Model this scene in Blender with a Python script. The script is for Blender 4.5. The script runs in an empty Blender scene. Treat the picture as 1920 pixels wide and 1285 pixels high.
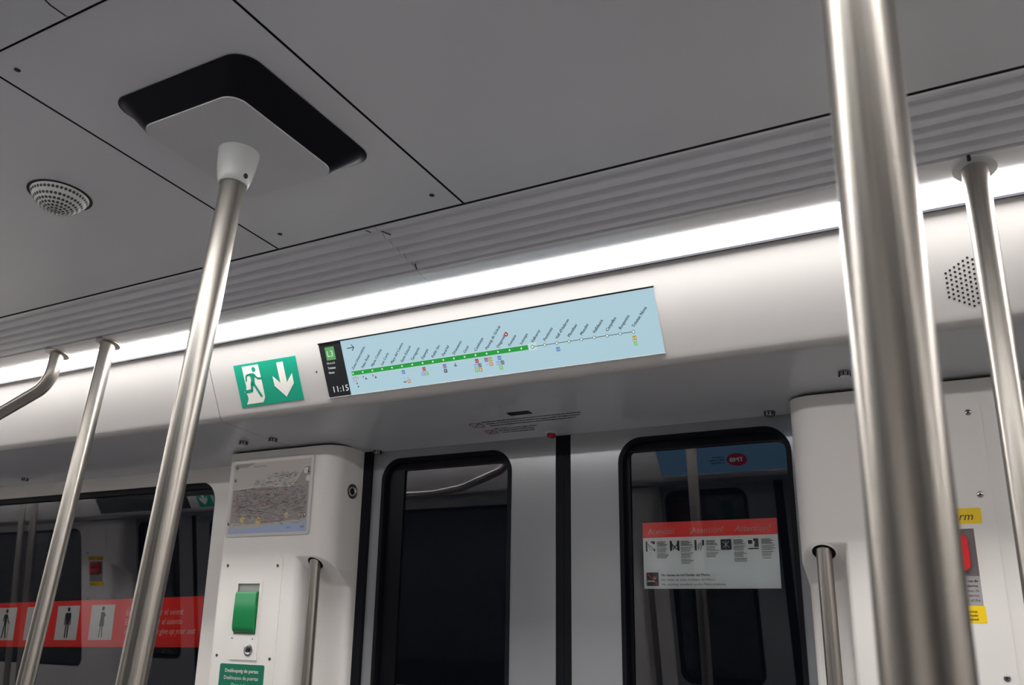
import bpy, math, random
from mathutils import Vector, Matrix
from mathutils.geometry import tessellate_polygon
random.seed(7)
scn = bpy.context.scene
COL = scn.collection
EYE = 1.2            # camera height above the car floor; heights below are given relative to it

# ---------------------------------------------------------------- camera
cam_d = bpy.data.cameras.new('camera')
cam = bpy.data.objects.new('camera', cam_d)
COL.objects.link(cam)
right = Vector((0.8686658, 0.49168385, 0.06055349))
down = Vector((-0.1330772, 0.34933611, -0.92749919))
fwd = Vector((-0.47718989, 0.79762853, 0.36888824))
m = Matrix.Identity(4)
for i in range(3):
    m[i][0] = right[i]; m[i][1] = -down[i]; m[i][2] = -fwd[i]
m[0][3], m[1][3], m[2][3] = 0, 0, EYE
cam.matrix_world = m
cam_d.sensor_width = 36
cam_d.lens = 1678.53 / 1920 * 36
cam_d.clip_start = 0.02
cam_d.dof.use_dof = True
cam_d.dof.focus_distance = 2.15
cam_d.dof.aperture_fstop = 9.5
scn.camera = cam

# ---------------------------------------------------------------- world, exposure
w = bpy.data.worlds.new('world'); scn.world = w; w.use_nodes = True
w.node_tree.nodes['Background'].inputs[0].default_value = (0.004, 0.005, 0.008, 1)
w.node_tree.nodes['Background'].inputs[1].default_value = 0.3
scn.view_settings.view_transform = 'Standard'
scn.view_settings.look = 'None'
scn.view_settings.gamma = 1
scn.view_settings.use_curve_mapping = False
scn.view_settings.exposure = 0.0
LED_STRENGTH = 31.0

# ---------------------------------------------------------------- materials
def s2l(c):
    return tuple((v/255/12.92 if v/255 <= 0.04045 else ((v/255+0.055)/1.055)**2.4) for v in c)
def mat(name, col, rough=0.5, metal=0.0, spec=0.5, noise=None, bump=None, aniso=0, coat=0):
    M = bpy.data.materials.new(name); M.use_nodes = True
    nt = M.node_tree; b = nt.nodes['Principled BSDF']
    b.inputs['Base Color'].default_value = (*col, 1)
    b.inputs['Roughness'].default_value = rough
    b.inputs['Metallic'].default_value = metal
    b.inputs['Specular IOR Level'].default_value = spec
    b.inputs['Coat Weight'].default_value = coat
    if noise or bump:
        tc = nt.nodes.new('ShaderNodeTexCoord')
        mp = nt.nodes.new('ShaderNodeMapping')
        n = nt.nodes.new('ShaderNodeTexNoise')
        nt.links.new(tc.outputs['Object'], mp.inputs[0]); nt.links.new(mp.outputs[0], n.inputs['Vector'])
        sc, detail, amt = noise if noise else bump
        mp.inputs['Scale'].default_value = sc
        n.inputs['Scale'].default_value = 1; n.inputs['Detail'].default_value = detail
        if noise:
            r = nt.nodes.new('ShaderNodeMapRange')
            r.inputs[3].default_value = rough-amt; r.inputs[4].default_value = rough+amt
            nt.links.new(n.outputs[0], r.inputs[0]); nt.links.new(r.outputs[0], b.inputs['Roughness'])
            mx = nt.nodes.new('ShaderNodeMix'); mx.data_type = 'RGBA'
            mx.inputs['A'].default_value = (*[c*(0.93 if not metal else 0.80) for c in col], 1)
            mx.inputs['B'].default_value = (*[min(1, c*(1.05 if not metal else 1.22)) for c in col], 1)
            nt.links.new(n.outputs[0], mx.inputs['Factor']); nt.links.new(mx.outputs['Result'], b.inputs['Base Color'])
        if bump:
            bp = nt.nodes.new('ShaderNodeBump'); bp.inputs['Strength'].default_value = bump[2]
            bp.inputs['Distance'].default_value = 0.001
            nt.links.new(n.outputs[0], bp.inputs['Height']); nt.links.new(bp.outputs[0], b.inputs['Normal'])
    if aniso: b.inputs['Anisotropic'].default_value = aniso
    return M
def emis(name, col, k):
    M = bpy.data.materials.new(name); M.use_nodes = True; nt = M.node_tree
    nt.nodes.remove(nt.nodes['Principled BSDF'])
    e = nt.nodes.new('ShaderNodeEmission'); e.inputs[0].default_value = (*col, 1); e.inputs[1].default_value = k
    nt.links.new(e.outputs[0], nt.nodes['Material Output'].inputs[0])
    return M
def screen_mat(name, col, k, gloss=0.08):
    M = mat(name, (0.01, 0.01, 0.012), 0.15, 0, 0.3)
    b = M.node_tree.nodes['Principled BSDF']
    b.inputs['Emission Color'].default_value = (*col, 1); b.inputs['Emission Strength'].default_value = k
    return M
def glass_mat():
    M = bpy.data.materials.new('tinted_glass'); M.use_nodes = True; nt = M.node_tree
    nt.nodes.remove(nt.nodes['Principled BSDF'])
    t = nt.nodes.new('ShaderNodeBsdfTransparent'); t.inputs[0].default_value = (0.95, 0.96, 0.96, 1)
    g = nt.nodes.new('ShaderNodeBsdfGlossy'); g.inputs['Roughness'].default_value = 0.012
    g.inputs['Color'].default_value = (0.92, 0.93, 1, 1)
    f = nt.nodes.new('ShaderNodeFresnel'); f.inputs[0].default_value = 1.85
    mx = nt.nodes.new('ShaderNodeMixShader')
    nt.links.new(f.outputs[0], mx.inputs[0]); nt.links.new(t.outputs[0], mx.inputs[1]); nt.links.new(g.outputs[0], mx.inputs[2])
    nt.links.new(mx.outputs[0], nt.nodes['Material Output'].inputs[0])
    return M

WHITE = mat('white_moulded_panel', (0.80, 0.775, 0.745), 0.38, noise=((3, 3, 3), 2, 0.04))
SOFFIT = mat('pale_grey_lacquer', (0.50, 0.515, 0.54), 0.22, noise=((2, 2, 2), 2, 0.04))
CEIL = mat('grey_ceiling_laminate', (0.62, 0.62, 0.65), 0.33, noise=((1.3, 1.3, 1.3), 3, 0.05))
GRILLE = mat('grey_vent_plastic', (0.60, 0.60, 0.63), 0.32)
GLOSSBAND = mat('pale_gloss_plastic', (0.66, 0.655, 0.665), 0.30, coat=0.6)
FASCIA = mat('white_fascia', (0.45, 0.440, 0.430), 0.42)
DOORM = mat('door_leaf_aluminium', (0.31, 0.32, 0.345), 0.16, 0.28)
STEEL = mat('brushed_steel', (0.37, 0.348, 0.318), 0.34, 1.0, noise=((420, 420, 0.8), 3, 0.12))
STEELH = mat('brushed_steel_rail', (0.37, 0.348, 0.318), 0.34, 1.0)
CHROME = mat('screw_metal', (0.42, 0.42, 0.42), 0.25, 1.0)
RUBBER = mat('black_rubber', (0.006, 0.007, 0.011), 0.6, 0, 0.15)
BLACKG = mat('black_gloss', (0.004, 0.004, 0.007), 0.35, 0, 0.15)
DARK = mat('dark_void', (0.004, 0.004, 0.006), 0.7)
SOCKET = mat('pale_socket_paint', (0.47, 0.48, 0.475), 0.3)
FLOORM = mat('grey_floor_vinyl', (0.16, 0.16, 0.17), 0.5, noise=((40, 40, 40), 2, 0.05))
LED = emis('led_diffuser', (1.0, 0.965, 0.94), LED_STRENGTH)
GREEN = mat('safety_green', s2l((0, 146, 118)), 0.4)
DGREEN = mat('label_green', s2l((0, 110, 84)), 0.45)
LEVER = mat('lever_green', s2l((10, 130, 72)), 0.35)
INKW = mat('white_ink', (0.72, 0.70, 0.66), 0.5)
INKB = mat('black_ink', (0.015, 0.015, 0.02), 0.5)
RED = mat('sticker_red', s2l((242, 54, 44)), 0.4)
RED2 = mat('lever_red', s2l((215, 22, 30)), 0.35)
YELLOW = mat('label_yellow', s2l((246, 208, 10)), 0.4)
STICKER = mat('sticker_white', (0.84, 0.88, 0.86), 0.5)
GLASS = glass_mat()
SCR = screen_mat('screen_blue', s2l((176, 208, 220)), 0.92)
SCRD = screen_mat('screen_dark', (0.004, 0.005, 0.008), 0.5)
SCRGREEN = screen_mat('screen_line_green', s2l((30, 156, 60)), 0.9)
SCRL3 = screen_mat('screen_badge_green', s2l((96, 170, 96)), 0.85)
SCRW = screen_mat('screen_white', s2l((225, 240, 235)), 0.9)
SCRK = screen_mat('screen_text_dark', s2l((40, 62, 74)), 0.5)
SCRPALE = screen_mat('screen_pale', s2l((196, 226, 222)), 0.9)
SCRC = {k: screen_mat('screen_'+k, s2l(v), 0.85) for k, v in dict(
    blue=(70, 130, 196), red=(176, 46, 84), purple=(126, 84, 160), yellow=(196, 156, 50), grey=(88, 104, 104),
    lime=(140, 200, 120), orange=(206, 150, 110), lilac=(150, 170, 212), maroon=(170, 40, 50)).items()}
MAPBG = mat('map_paper', (0.46, 0.43, 0.40), 0.35)
MAPC = [mat('map_'+n, s2l(c), 0.4) for n, c in dict(sea=(160, 176, 208), coast=(205, 203, 198), rose=(176, 138, 140), ink=(92, 80, 92),
        wine=(140, 66, 84), teal=(96, 130, 136), olive=(132, 126, 106), sand=(206, 184, 120), grey=(150, 144, 142), plum=(104, 84, 110)).items()]
PAPERW = mat('pictogram_white', (0.70, 0.70, 0.68), 0.5)

# ---------------------------------------------------------------- geometry helpers
CX, CY = -1.13, 0.949
def near(p): return Vector((p[0], p[1], p[2]+EYE))
def opposite(cx):
    return lambda p: Vector((cx-(p[0]-CX), 2*CY-p[1], p[2]+EYE))
class Frame:
    """flat working frame on a wall: s to the right, t up along the surface, d out of the surface towards the car"""
    def __init__(s, o, r, u):
        s.o = Vector(o); s.r = Vector(r).normalized(); s.u = Vector(u).normalized(); s.n = s.r.cross(s.u)
    def __call__(s, a, b, d=0): return s.o+s.r*a+s.u*b+s.n*d
    def moved(s, a, b, d=0, rot=0):
        c, q = math.cos(rot), math.sin(rot)
        return Frame(s(a, b, d), s.r*c+s.u*q, s.u*c-s.r*q)
LEAN = 0.0942
def wallframe(y0): return Frame((0, y0+LEAN*0.706, 0), (1, 0, 0), (0, -LEAN, 1))
WF = wallframe(2.2); CF = wallframe(2.04934)
FF = Frame((0, 1.677+0.57*0.859, 0), (1, 0, 0), (0, -0.57, 1))
FLEN = math.hypot(1, 0.57)
def ft(z): return z*FLEN
SOF = Frame((0, 0, 0.706), (1, 0, 0), (0, -1, 0))       # underside of the soffit: t = -Y, d = down
CEI = Frame((0, 0, 0.95), (1, 0, 0), (0, -1, 0))

class MB:
    def __init__(s): s.v = []; s.f = []; s.m = []
    def add(s, vs, fs, mi=0):
        o = len(s.v); s.v += [Vector(p) for p in vs]
        s.f += [tuple(i+o for i in f) for f in fs]; s.m += [mi]*len(fs)
    def box(s, x0, x1, y0, y1, z0, z1, mi=0):
        s.add([(x, y, z) for x in (x0, x1) for y in (y0, y1) for z in (z0, z1)],
              [(0, 1, 3, 2), (4, 6, 7, 5), (0, 4, 5, 1), (2, 3, 7, 6), (0, 2, 6, 4), (1, 5, 7, 3)], mi)
    def poly(s, pts, mi=0): s.add(pts, [tuple(range(len(pts)))], mi)
    def plate(s, F, outline, d0, d1, mi=0, holes=(), mside=None, back=True):
        loops = [list(outline)]+[list(h) for h in holes]
        tri = tessellate_polygon([[Vector((a, b, 0)) for a, b in l] for l in loops])
        flat = [p for l in loops for p in l]; n = len(flat)
        top = [F(a, b, d1) for a, b in flat]; bot = [F(a, b, d0) for a, b in flat]
        o = len(s.v); s.v += top+bot
        def fix(t):
            a, b, c = (flat[i] for i in t)
            return t if (b[0]-a[0])*(c[1]-a[1])-(b[1]-a[1])*(c[0]-a[0]) > 0 else (t[0], t[2], t[1])
        for t in tri:
            t = fix(tuple(t)); s.f.append(tuple(i+o for i in t)); s.m.append(mi)
            if back: s.f.append(tuple(i+o+n for i in reversed(t))); s.m.append(mi)
        k = 0
        for li, l in enumerate(loops):
            q = len(l); area = sum(l[i][0]*l[(i+1) % q][1]-l[(i+1) % q][0]*l[i][1] for i in range(q))
            for i in range(q):
                a, b = k+i, k+(i+1) % q
                if (area > 0) == (li > 0): a, b = b, a
                s.f.append((o+a, o+n+a, o+n+b, o+b)); s.m.append(mi if mside is None else mside)
            k += q
    def strip(s, prof, x0, x1, mi=0, n=1):
        """prof: list of (Y, z) swept along X"""
        vs = []
        for x in (x0, x1): vs += [(x, y, z) for y, z in prof]
        k = len(prof); s.add(vs, [(i, i+1, k+i+1, k+i) for i in range(k-1)], mi)
    def loft(s, secs, mi=0, closed=True, caps=True):
        k = len(secs[0]); vs = [p for sec in secs for p in sec]; fs = []
        for j in range(len(secs)-1):
            for i in range(k if closed else k-1):
                fs.append((j*k+i, j*k+(i+1) % k, (j+1)*k+(i+1) % k, (j+1)*k+i))
        if caps: fs += [tuple(range(k)), tuple(range((len(secs)-1)*k, len(secs)*k))[::-1]]
        s.add(vs, fs, mi)
    def tube(s, path, r, seg=32, mi=0, caps=True):
        P = [Vector(p) for p in path]; secs = []
        t0 = (P[1]-P[0]).normalized()
        a = t0.orthogonal().normalized(); tp = t0
        for i, p in enumerate(P):
            t = (P[min(i+1, len(P)-1)]-P[max(i-1, 0)]).normalized()
            a = tp.rotation_difference(t) @ a; tp = t; b = t.cross(a)
            rr = r[i] if isinstance(r, (list, tuple)) else r
            secs.append([p+(a*math.cos(2*math.pi*k/seg)+b*math.sin(2*math.pi*k/seg))*rr for k in range(seg)])
        s.loft(secs, mi, True, caps)
    def lathe(s, o, ax, prof, seg=32, mi=0, caps=True):
        ax = Vector(ax).normalized(); s_o = Vector(o); a = ax.orthogonal().normalized(); b = ax.cross(a)
        s.loft([[s_o+ax*h+(a*math.cos(2*math.pi*k/seg)+b*math.sin(2*math.pi*k/seg))*r for k in range(seg)] for r, h in prof], mi, True, caps)
    def disc(s, F, a, b, d, r, mi=0, seg=12):
        s.poly([F(a+r*math.cos(2*math.pi*k/seg), b+r*math.sin(2*math.pi*k/seg), d) for k in range(seg)], mi)
    def text(s, F, txt, a, b, size, d, mi=0, align='LEFT', shear=0, bold=0, rot=0, sx=1, res=2):
        c = bpy.data.curves.new('lettering', 'FONT'); c.body = txt; c.size = size; c.align_x = align
        c.shear = shear; c.resolution_u = res
        o = bpy.data.objects.new('lettering', c)
        COL.objects.link(o); dg = bpy.context.evaluated_depsgraph_get(); dg.update()
        me = bpy.data.meshes.new_from_object(o.evaluated_get(dg))
        G = F.moved(a, b, d, rot)
        for k, off in enumerate((-bold*size, bold*size, 0) if bold else (0,)):
            s.add([G(v.co.x*sx+off, v.co.y, 0.00003*k) for v in me.vertices], [tuple(p.vertices) for p in me.polygons], mi)
        bpy.data.objects.remove(o); bpy.data.curves.remove(c); bpy.data.meshes.remove(me)
    def line(s, F, pts, wd, d, mi=0, capr=True):
        for (a, b), (c, e) in zip(pts[:-1], pts[1:]):
            L = math.hypot(c-a, e-b) or 1e-6; nx, ny = -(e-b)/L*wd/2, (c-a)/L*wd/2
            s.poly([F(a+nx, b+ny, d), F(a-nx, b-ny, d), F(c-nx, e-ny, d), F(c+nx, e+ny, d)], mi)
        if capr:
            for a, b in pts: s.disc(F, a, b, d, wd/2, mi, 10)
    def build(s, name, mats, parent=None, TF=near, angle=35, recalc=True, **props):
        import bmesh
        if not isinstance(mats, (list, tuple)): mats = [mats]
        W = [TF(p) for p in s.v]
        if parent is not None: base = parent['_base'].to_list() if hasattr(parent['_base'], 'to_list') else list(parent['_base'])
        else:
            lo = [min(p[i] for p in W) for i in range(3)]; hi = [max(p[i] for p in W) for i in range(3)]
            base = [(lo[0]+hi[0])/2, (lo[1]+hi[1])/2, lo[2]]
        B = Vector(base)
        me = bpy.data.meshes.new(name); me.from_pydata([tuple(p-B) for p in W], [], s.f)
        for M in mats: me.materials.append(M)
        for i, p in enumerate(me.polygons): p.material_index = s.m[i]; p.use_smooth = True
        if recalc:
            bm = bmesh.new(); bm.from_mesh(me); bmesh.ops.remove_doubles(bm, verts=bm.verts, dist=1e-6)
            bmesh.ops.recalc_face_normals(bm, faces=bm.faces); bm.to_mesh(me); bm.free()
        me.set_sharp_from_angle(angle=math.radians(angle))
        o = bpy.data.objects.new(name, me); COL.objects.link(o)
        o['_base'] = base
        if parent is not None: o.parent = parent
        if parent is None: o.location = B
        else: o.location = (0, 0, 0)
        for k, v in props.items(): o[k] = v
        return o
ALL = []
def thing(name, label, cat, base, group=None, TF=near):
    o = bpy.data.objects.new(name, None); COL.objects.link(o); o.empty_display_size = 0.02
    b = TF(base); o.location = b; o['_base'] = list(b); o['label'] = label; o['category'] = cat
    if group: o['group'] = group
    return o
def tag(o, label, cat, group=None):
    o['label'] = label; o['category'] = cat
    if group: o['group'] = group
    return o
def rrect(a0, b0, a1, b1, r, n=6):
    if not isinstance(r, (list, tuple)): r = [r]*4
    out = []
    for (cx, cy, q, rr) in ((a1-r[0], b1-r[0], 0, r[0]), (a0+r[1], b1-r[1], 1, r[1]), (a0+r[2], b0+r[2], 2, r[2]), (a1-r[3], b0+r[3], 3, r[3])):
        if rr == 0: out.append((cx, cy)); continue
        for i in range(n+1):
            t = (q+i/n)*math.pi/2; out.append((cx+rr*math.cos(t), cy+rr*math.sin(t)))
    return out
def rect(a0, b0, a1, b1): return [(a1, b1), (a0, b1), (a0, b0), (a1, b0)]
def fillet(pts, r, n=8):
    P = [Vector(p) for p in pts]; out = [P[0]]
    for i in range(1, len(P)-1):
        a = (P[i-1]-P[i]).normalized(); b = (P[i+1]-P[i]).normalized()
        th = a.angle(b); rr = r[i-1] if isinstance(r, (list, tuple)) else r
        L = rr/math.tan(th/2); c = P[i]+(a+b).normalized()*(rr/math.sin(th/2))
        p0 = P[i]+a*L; p1 = P[i]+b*L; v0 = p0-c; v1 = p1-c; tot = v0.angle(v1)
        ax = v0.cross(v1).normalized()
        for k in range(n+1): out.append(c+Matrix.Rotation(tot*k/n, 3, ax) @ v0)
    out.append(P[-1]); return out
def screw(parent, F, a, b, d, r=0.006, TF=near, label=None):
    q = MB(); c = F(a, b, d)
    q.lathe(c, F.n, [(r, 0), (r, 0.0012), (r*0.8, 0.002)], 16, 0)
    q.disc(F, a, b, d+0.0021, r*0.42, 1, 6)
    return q.build('screw', [CHROME, DARK], parent, TF)

# ---------------------------------------------------------------- large structure
X0, X1 = -8.6, 3.4
q = MB()   # floor
q.box(X0, X1, 2*CY-2.42, 2.42, -1.26, -1.2)
q.build('floor', FLOORM, kind='structure', label='grey vinyl floor of the train car')
# ceiling panels with dark seams between them
seams = [X0, -5.855, -5.338, -1.4565, -0.938, X1]
for i in range(5):
    a, b = seams[i]+0.0027, seams[i+1]-0.0027
    q = MB(); q.plate(CEI, [(b, -0.603), (a, -0.603), (a, -1.334), (b, -1.334)], -0.006, 0, 0, mside=1)
    o = q.build('ceiling', [CEIL, DARK], kind='structure', label='flat grey ceiling panel')
    if i == 3:
        for hx, hy in ((-1.409, 0.645), (-1.40, 1.281), (-0.981, 1.281)):
            h = MB(); h.lathe((hx, hy, 0.95), (0, 0, -1), [(0.0055, -0.001), (0.0055, 0.0008), (0.003, 0.0012)], 12)
            h.build('screw', DARK, o)
q = MB(); q.box(X0, X1, 0.45, 1.46, 0.975, 0.985); q.build('ceiling_backing', DARK, kind='structure', label='dark void above the ceiling panels')
# end walls of the car
for n, x in (('wall_left', X0), ('wall_right', X1)):
    q = MB(); q.box(x-0.02, x+0.02, -0.5, 2.4, -1.2, 1.02); q.build(n, WHITE, kind='structure', label='pale end wall of the car')

def longitudinal(TF, a, b, ystart, jg, jl, fjoints, who, names):
    # ribbed ventilation grille above the lights
    rid = [1.3877, 1.4177, 1.4456, 1.4763, 1.5046]
    L = lambda y: 0.95-0.17*(y-1.342)
    prof = [(ystart, 0.9505)]
    if ystart > 1.34: prof += [(1.3445, 0.9470), (1.352, 0.9462), (1.356, 0.9485), (1.366, 0.9500)]
    else: prof += [(ystart+0.004, 0.947), (1.33, 0.9466), (1.345, 0.9500), (1.366, 0.9500)]
    for i, y in enumerate(rid):
        prof += [(y-0.0042, L(y)-0.0026), (y-0.0034, L(y)-0.0028), (y-0.0006, L(y)-0.0014), (y+0.0004, L(y)-0.0002), (y+0.0010, L(y)+0.0085)]
    prof += [(1.513, 0.9190), (1.5180, 0.9172), (1.5250, 0.9165), (1.5700, 0.9130), (1.5702, 0.935)]
    gp = 0.0004 if 'near' in who else 0.0018
    for i, (p0, p1) in enumerate(((a, jg-gp), (jg+gp, b))):
        q = MB(); q.strip(prof, p0, p1)
        for fi, f in enumerate(q.f):
            if min(q.v[v].y for v in f) > 1.5105: q.m[fi] = 1
        o = q.build('ventilation_grille', [GRILLE, GLOSSBAND], None, TF, 30, recalc=False)
        tag(o, 'long ribbed grey ventilation grille %s, %s its panel joint' % (who, names[i]), 'grille', 'ribbed grilles '+who)
        k = MB(); xx = p1-0.012 if i == 0 else p0+0.010
        if who.startswith('above the near'):
            if i == 0: k.poly([(-1.2045, 1.3425, 0.9476), (-1.2000, 1.3425, 0.9476), (-1.1905, 1.3520, 0.9448), (-1.1950, 1.3520, 0.9448)])
            else:
                k.poly([(-1.1690, 1.357, 0.9448), (-1.1640, 1.356, 0.9448), (-1.1525, 1.375, 0.9422), (-1.1575, 1.376, 0.9422)])
                k.build('joint_notch', DARK, o, TF); k = MB()
                k.poly([(-1.1640, 1.4810, 0.9225), (-1.1605, 1.4810, 0.9225), (-1.1690, 1.5020, 0.9185), (-1.1725, 1.5020, 0.9185)])
            k.build('joint_notch', DARK, o, TF)
    # strip light
    for i, (p0, p1) in enumerate(((a, jl-0.0008), (jl+0.0008, b))):
        t = thing('strip_light', 'long glowing white strip light %s, %s the diffuser joint' % (who, names[i]), 'light', ((p0+p1)/2, 1.605, 0.9), 'strip lights '+who, TF)
        q = MB(); q.strip([(1.5715, 0.935), (1.5715, 0.9108), (1.5730, 0.9098), (1.6385, 0.9005), (1.6385, 0.935), (1.5715, 0.935)], p0, p1)
        for x in (p0, p1): q.poly([(x, 1.5715, 0.935), (x, 1.5715, 0.911), (x, 1.6380, 0.9008), (x, 1.6380, 0.935)])
        q.build('diffuser', LED, t, TF)
        q = MB(); q.strip([(1.566, 0.9375), (1.652, 0.9375), (1.652, 0.965), (1.566, 0.965)], p0, p1)
        q.build('housing', DARK, t, TF, recalc=False)
        q = MB(); q.box(p0, p1, 1.6390, 1.6425, 0.8950, 0.9300); q.build('gasket', RUBBER, t, TF)  # added black strip: dark edge line, set low to shade the fascia top
    # fascia and soffit
    prof = [(1.6432, 0.936), (1.6432, 0.9005)]
    for k in range(9):
        u = k/8; prof.append(tuple((1-u)**2*a_+2*u*(1-u)*b_+u*u*c_ for a_, b_, c_ in zip((1.6435, 0.8990), (1.6560, 0.8970), (1.6880, 0.8397))))
    for z in (0.80, 0.74, 0.7270): prof.append((1.677+0.57*(0.859-z), z))
    prof += [(1.7570, 0.7180), (1.7620, 0.7115), (1.7690, 0.7075), (1.7780, 0.706), (2.30, 0.706)]
    ed = [a]+fjoints+[b]
    for i in range(len(ed)-1):
        q = MB(); p0 = ed[i]+0.0009; p1 = ed[i+1]-0.0009
        q.strip(prof, p0, p1, 0)
        q.strip([(1.66, 0.93), (1.80, 0.74), (2.3, 0.72)], p0, p1, 1)
        for fi, f in enumerate(q.f):
            if q.m[fi] == 0 and min(q.v[v].y for v in f) > 1.7765: q.m[fi] = 2
        global TRIM; TRIM += 1
        q.build('trim_%d' % TRIM, [FASCIA, DARK, SOFFIT], None, TF, 25, recalc=False, kind='structure',
                label='pale sloping cover and its underside, %s' % who)
TRIM = 0
longitudinal(near, X0, X1, 1.342, -1.175, -1.32, [-2.035, -0.225], 'above the near doors', ('left of', 'right of'))
OP = opposite(CX)
longitudinal(OP, -2.26-X1, -2.26-X0, 1.2985, -1.055, -1.32, [-2.035, -0.225], 'on the camera side', ('right of', 'left of'))

# ---------------------------------------------------------------- walls with windows
def side_wall(TF, segs, name, who):
    """segs: list of (x0, x1, winx0, winx1)"""
    for (x0, x1, w0, w1) in segs:
        q = MB(); holes = []
        if w0 is not None: holes = [rrect(w0, -0.45, w1, 0.658, 0.075)[::-1]]
        q.plate(WF, rect(x0, -1.2, x1, 0.72), -0.03, 0, 0, holes)
        q.build(name, WHITE, None, TF, kind='structure', label='pale side wall panel '+who)
        if w0 is not None: window(TF, w0, w1, who)
WN = 0
def window(TF, w0, w1, who):
    global WN; WN += 1
    r = MB(); r.plate(WF, rrect(w0, -0.45, w1, 0.658, 0.075), -0.032, -0.004, 0, [rrect(w0+0.007, -0.44, w1-0.007, 0.637, 0.035)[::-1]])
    o = r.build('window_%d' % WN, RUBBER, None, TF, kind='structure', label='long dark side window in black rubber '+who)
    g = MB(); g.poly([WF(w0+0.005, -0.445, -0.0140), WF(w1-0.005, -0.445, -0.0140), WF(w1-0.005, 0.642, -0.0210), WF(w0+0.005, 0.642, -0.0210)])
    g.build('glass_pane', GLASS, o, TF, recalc=False)
side_wall(near, [(-4.36, -2.27, -4.18, -2.505), (-0.02, X1, 0.215, 1.95), (X0, -4.36, None, None)], 'wall_back', 'beside the near doors')
side_wall(OP, [(-4.36, -2.27, -4.18, -2.505), (-0.02, 2.13, 0.215, 1.95), (-2.26-X1, -4.36, None, None)], 'wall_front', 'on the camera side')
side_wall(opposite(-5.53), [(-0.02, 1.94, 0.215, 1.90)], 'wall_front', 'on the camera side')

# ---------------------------------------------------------------- doors
DN = 0
def door_leaf(TF, x0, x1, wx0, wx1, g0, g1, who, sealside):
    global DN; DN += 1
    win = rrect(wx0, -0.35, wx1, 0.683, 0.068, 10)
    q = MB(); q.plate(WF, rect(x0, -1.19, x1, 0.712), -0.035, 0, 0, [win[::-1]])
    o = q.build('door_%d' % DN, DOORM, None, TF, kind='structure', label=who)
    q = MB(); q.plate(WF, win, -0.02, 0.003, 0, [rrect(wx0+0.012, -0.338, wx1-0.012, 0.671, 0.058, 10)[::-1]])
    q.build('window_gasket', RUBBER, o, TF)
    q = MB(); q.plate(WF, rrect(wx0+0.011, -0.339, wx1-0.011, 0.672, 0.058, 10), -0.0165, -0.0150, 0, [rrect(g0, -0.32, g1, 0.646, [0.035, 0.004, 0.01, 0.01])[::-1]])
    q.build('window_border', BLACKG, o, TF)
    q = MB(); p = rrect(wx0+0.005, -0.345, wx1-0.005, 0.676, 0.055, 10); q.poly([WF(a, b, -0.0170-0.0048*(b+0.345)) for a, b in p])
    q.build('glass_pane', GLASS, o, TF, recalc=False)
    q = MB()
    if sealside > 0: q.plate(WF, rect(x1, -1.19, x1+0.0235, 0.712), -0.03, -0.004, 0)
    else: q.plate(WF, rect(x0-0.0235, -1.19, x0, 0.712), -0.03, -0.004, 0)
    q.build('rubber_seal', RUBBER, o, TF)
    return o
def doors(TF, who):
    door_leaf(TF, -1.803, -1.151, -1.765, -1.294, -1.690, -1.306, 'left grey metal door leaf '+who, 1)
    door_leaf(TF, -1.103, -0.45, -0.958, -0.4945, -0.932, -0.506, 'right grey metal door leaf '+who, -1)
    global TRIM
    for a, b in ((-1.845, -1.8035), (-0.4495, -0.408)):
        TRIM += 1; q = MB(); q.plate(WF, rect(a, -1.19, b, 0.712), -0.03, 0.012, 0)
        q.build('trim_%d' % TRIM, RUBBER, None, TF, kind='structure', label='black rubber edge beside the doors '+who)
doors(near, 'facing the camera')
doors(OP, 'on the camera side')
doors(opposite(-5.53), 'further left on the camera side')

# ---------------------------------------------------------------- pillars beside the doors
def pillar(TF, mir, label, group):
    """horizontal sections of a moulded pillar: full above, with a scooped corner for the grab handle below"""
    left = [(-2.32, -0.02), (-2.312, 0.06), (-2.302, 0.115)]
    for k in range(7):
        t = math.pi-k/6*math.pi/2; left.append((-2.268+0.030*math.cos(t), 0.120+0.030*math.sin(t)))
    left += [(-2.10, 0.150), (-1.985, 0.150)]
    ws = 0.86 if mir else 1.0
    E = -1.8120 if mir else -1.8345
    upd = lambda x: 0.150 if x < E-0.060 else (0.090+0.060*math.sqrt(max(0, 1-((x-(E-0.060))/0.060)**2)))
    curve = [(0.150, 0.150), (0.132, 0.1495), (0.127, 0.146), (0.121, 0.136), (0.116, 0.122), (0.108, 0.098), (0.099, 0.076), (0.088, 0.058), (0.074, 0.050), (0.060, 0.0475), (0.050, 0.047), (0.040, 0.0465), (0.030, 0.046), (0.022, 0.0455), (0.015, 0.0445), (0.0090, 0.042), (0.0045, 0.038), (0.0015, 0.033)]
    pts = [(E-w_*ws, d_) for w_, d_ in curve]
    def section(z):
        plane = 0.150-(0.377-z)/0.80
        out = [(a, b) for a, b in left]
        for x, lod in pts:
            u_ = upd(x); out.append((x, u_ if z >= 0.378 else max(min(lod, u_), min(u_, plane))))
        out += [(E+0.0005, 0.028), (E+0.001, 0.012), (E+0.0015, -0.02)]
        return [WF(-2.28-x if mir else x, z*1.0044, d_) for x, d_ in out]
    zs = [0.712, 0.60, 0.42, 0.379, 0.3765]+[0.3725-0.0050*k for k in range(18)]+[0.262, 0.20, 0.0, -1.2]
    secs = [section(z) for z in zs]
    if mir: secs = [s_[::-1] for s_ in secs]
    q = MB(); q.loft(secs, 0, True, False)
    o = q.build('door_pillar', WHITE, None, TF, 60)
    tag(o, label, 'pillar', group)
    return o
g1 = 'white moulded pillars beside the doors'
pillar(near, False, 'white moulded pillar left of the doors, with the transport map and green lever', g1)
pillar(near, True, 'white moulded pillar right of the doors, with the yellow alarm labels', g1)
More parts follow.
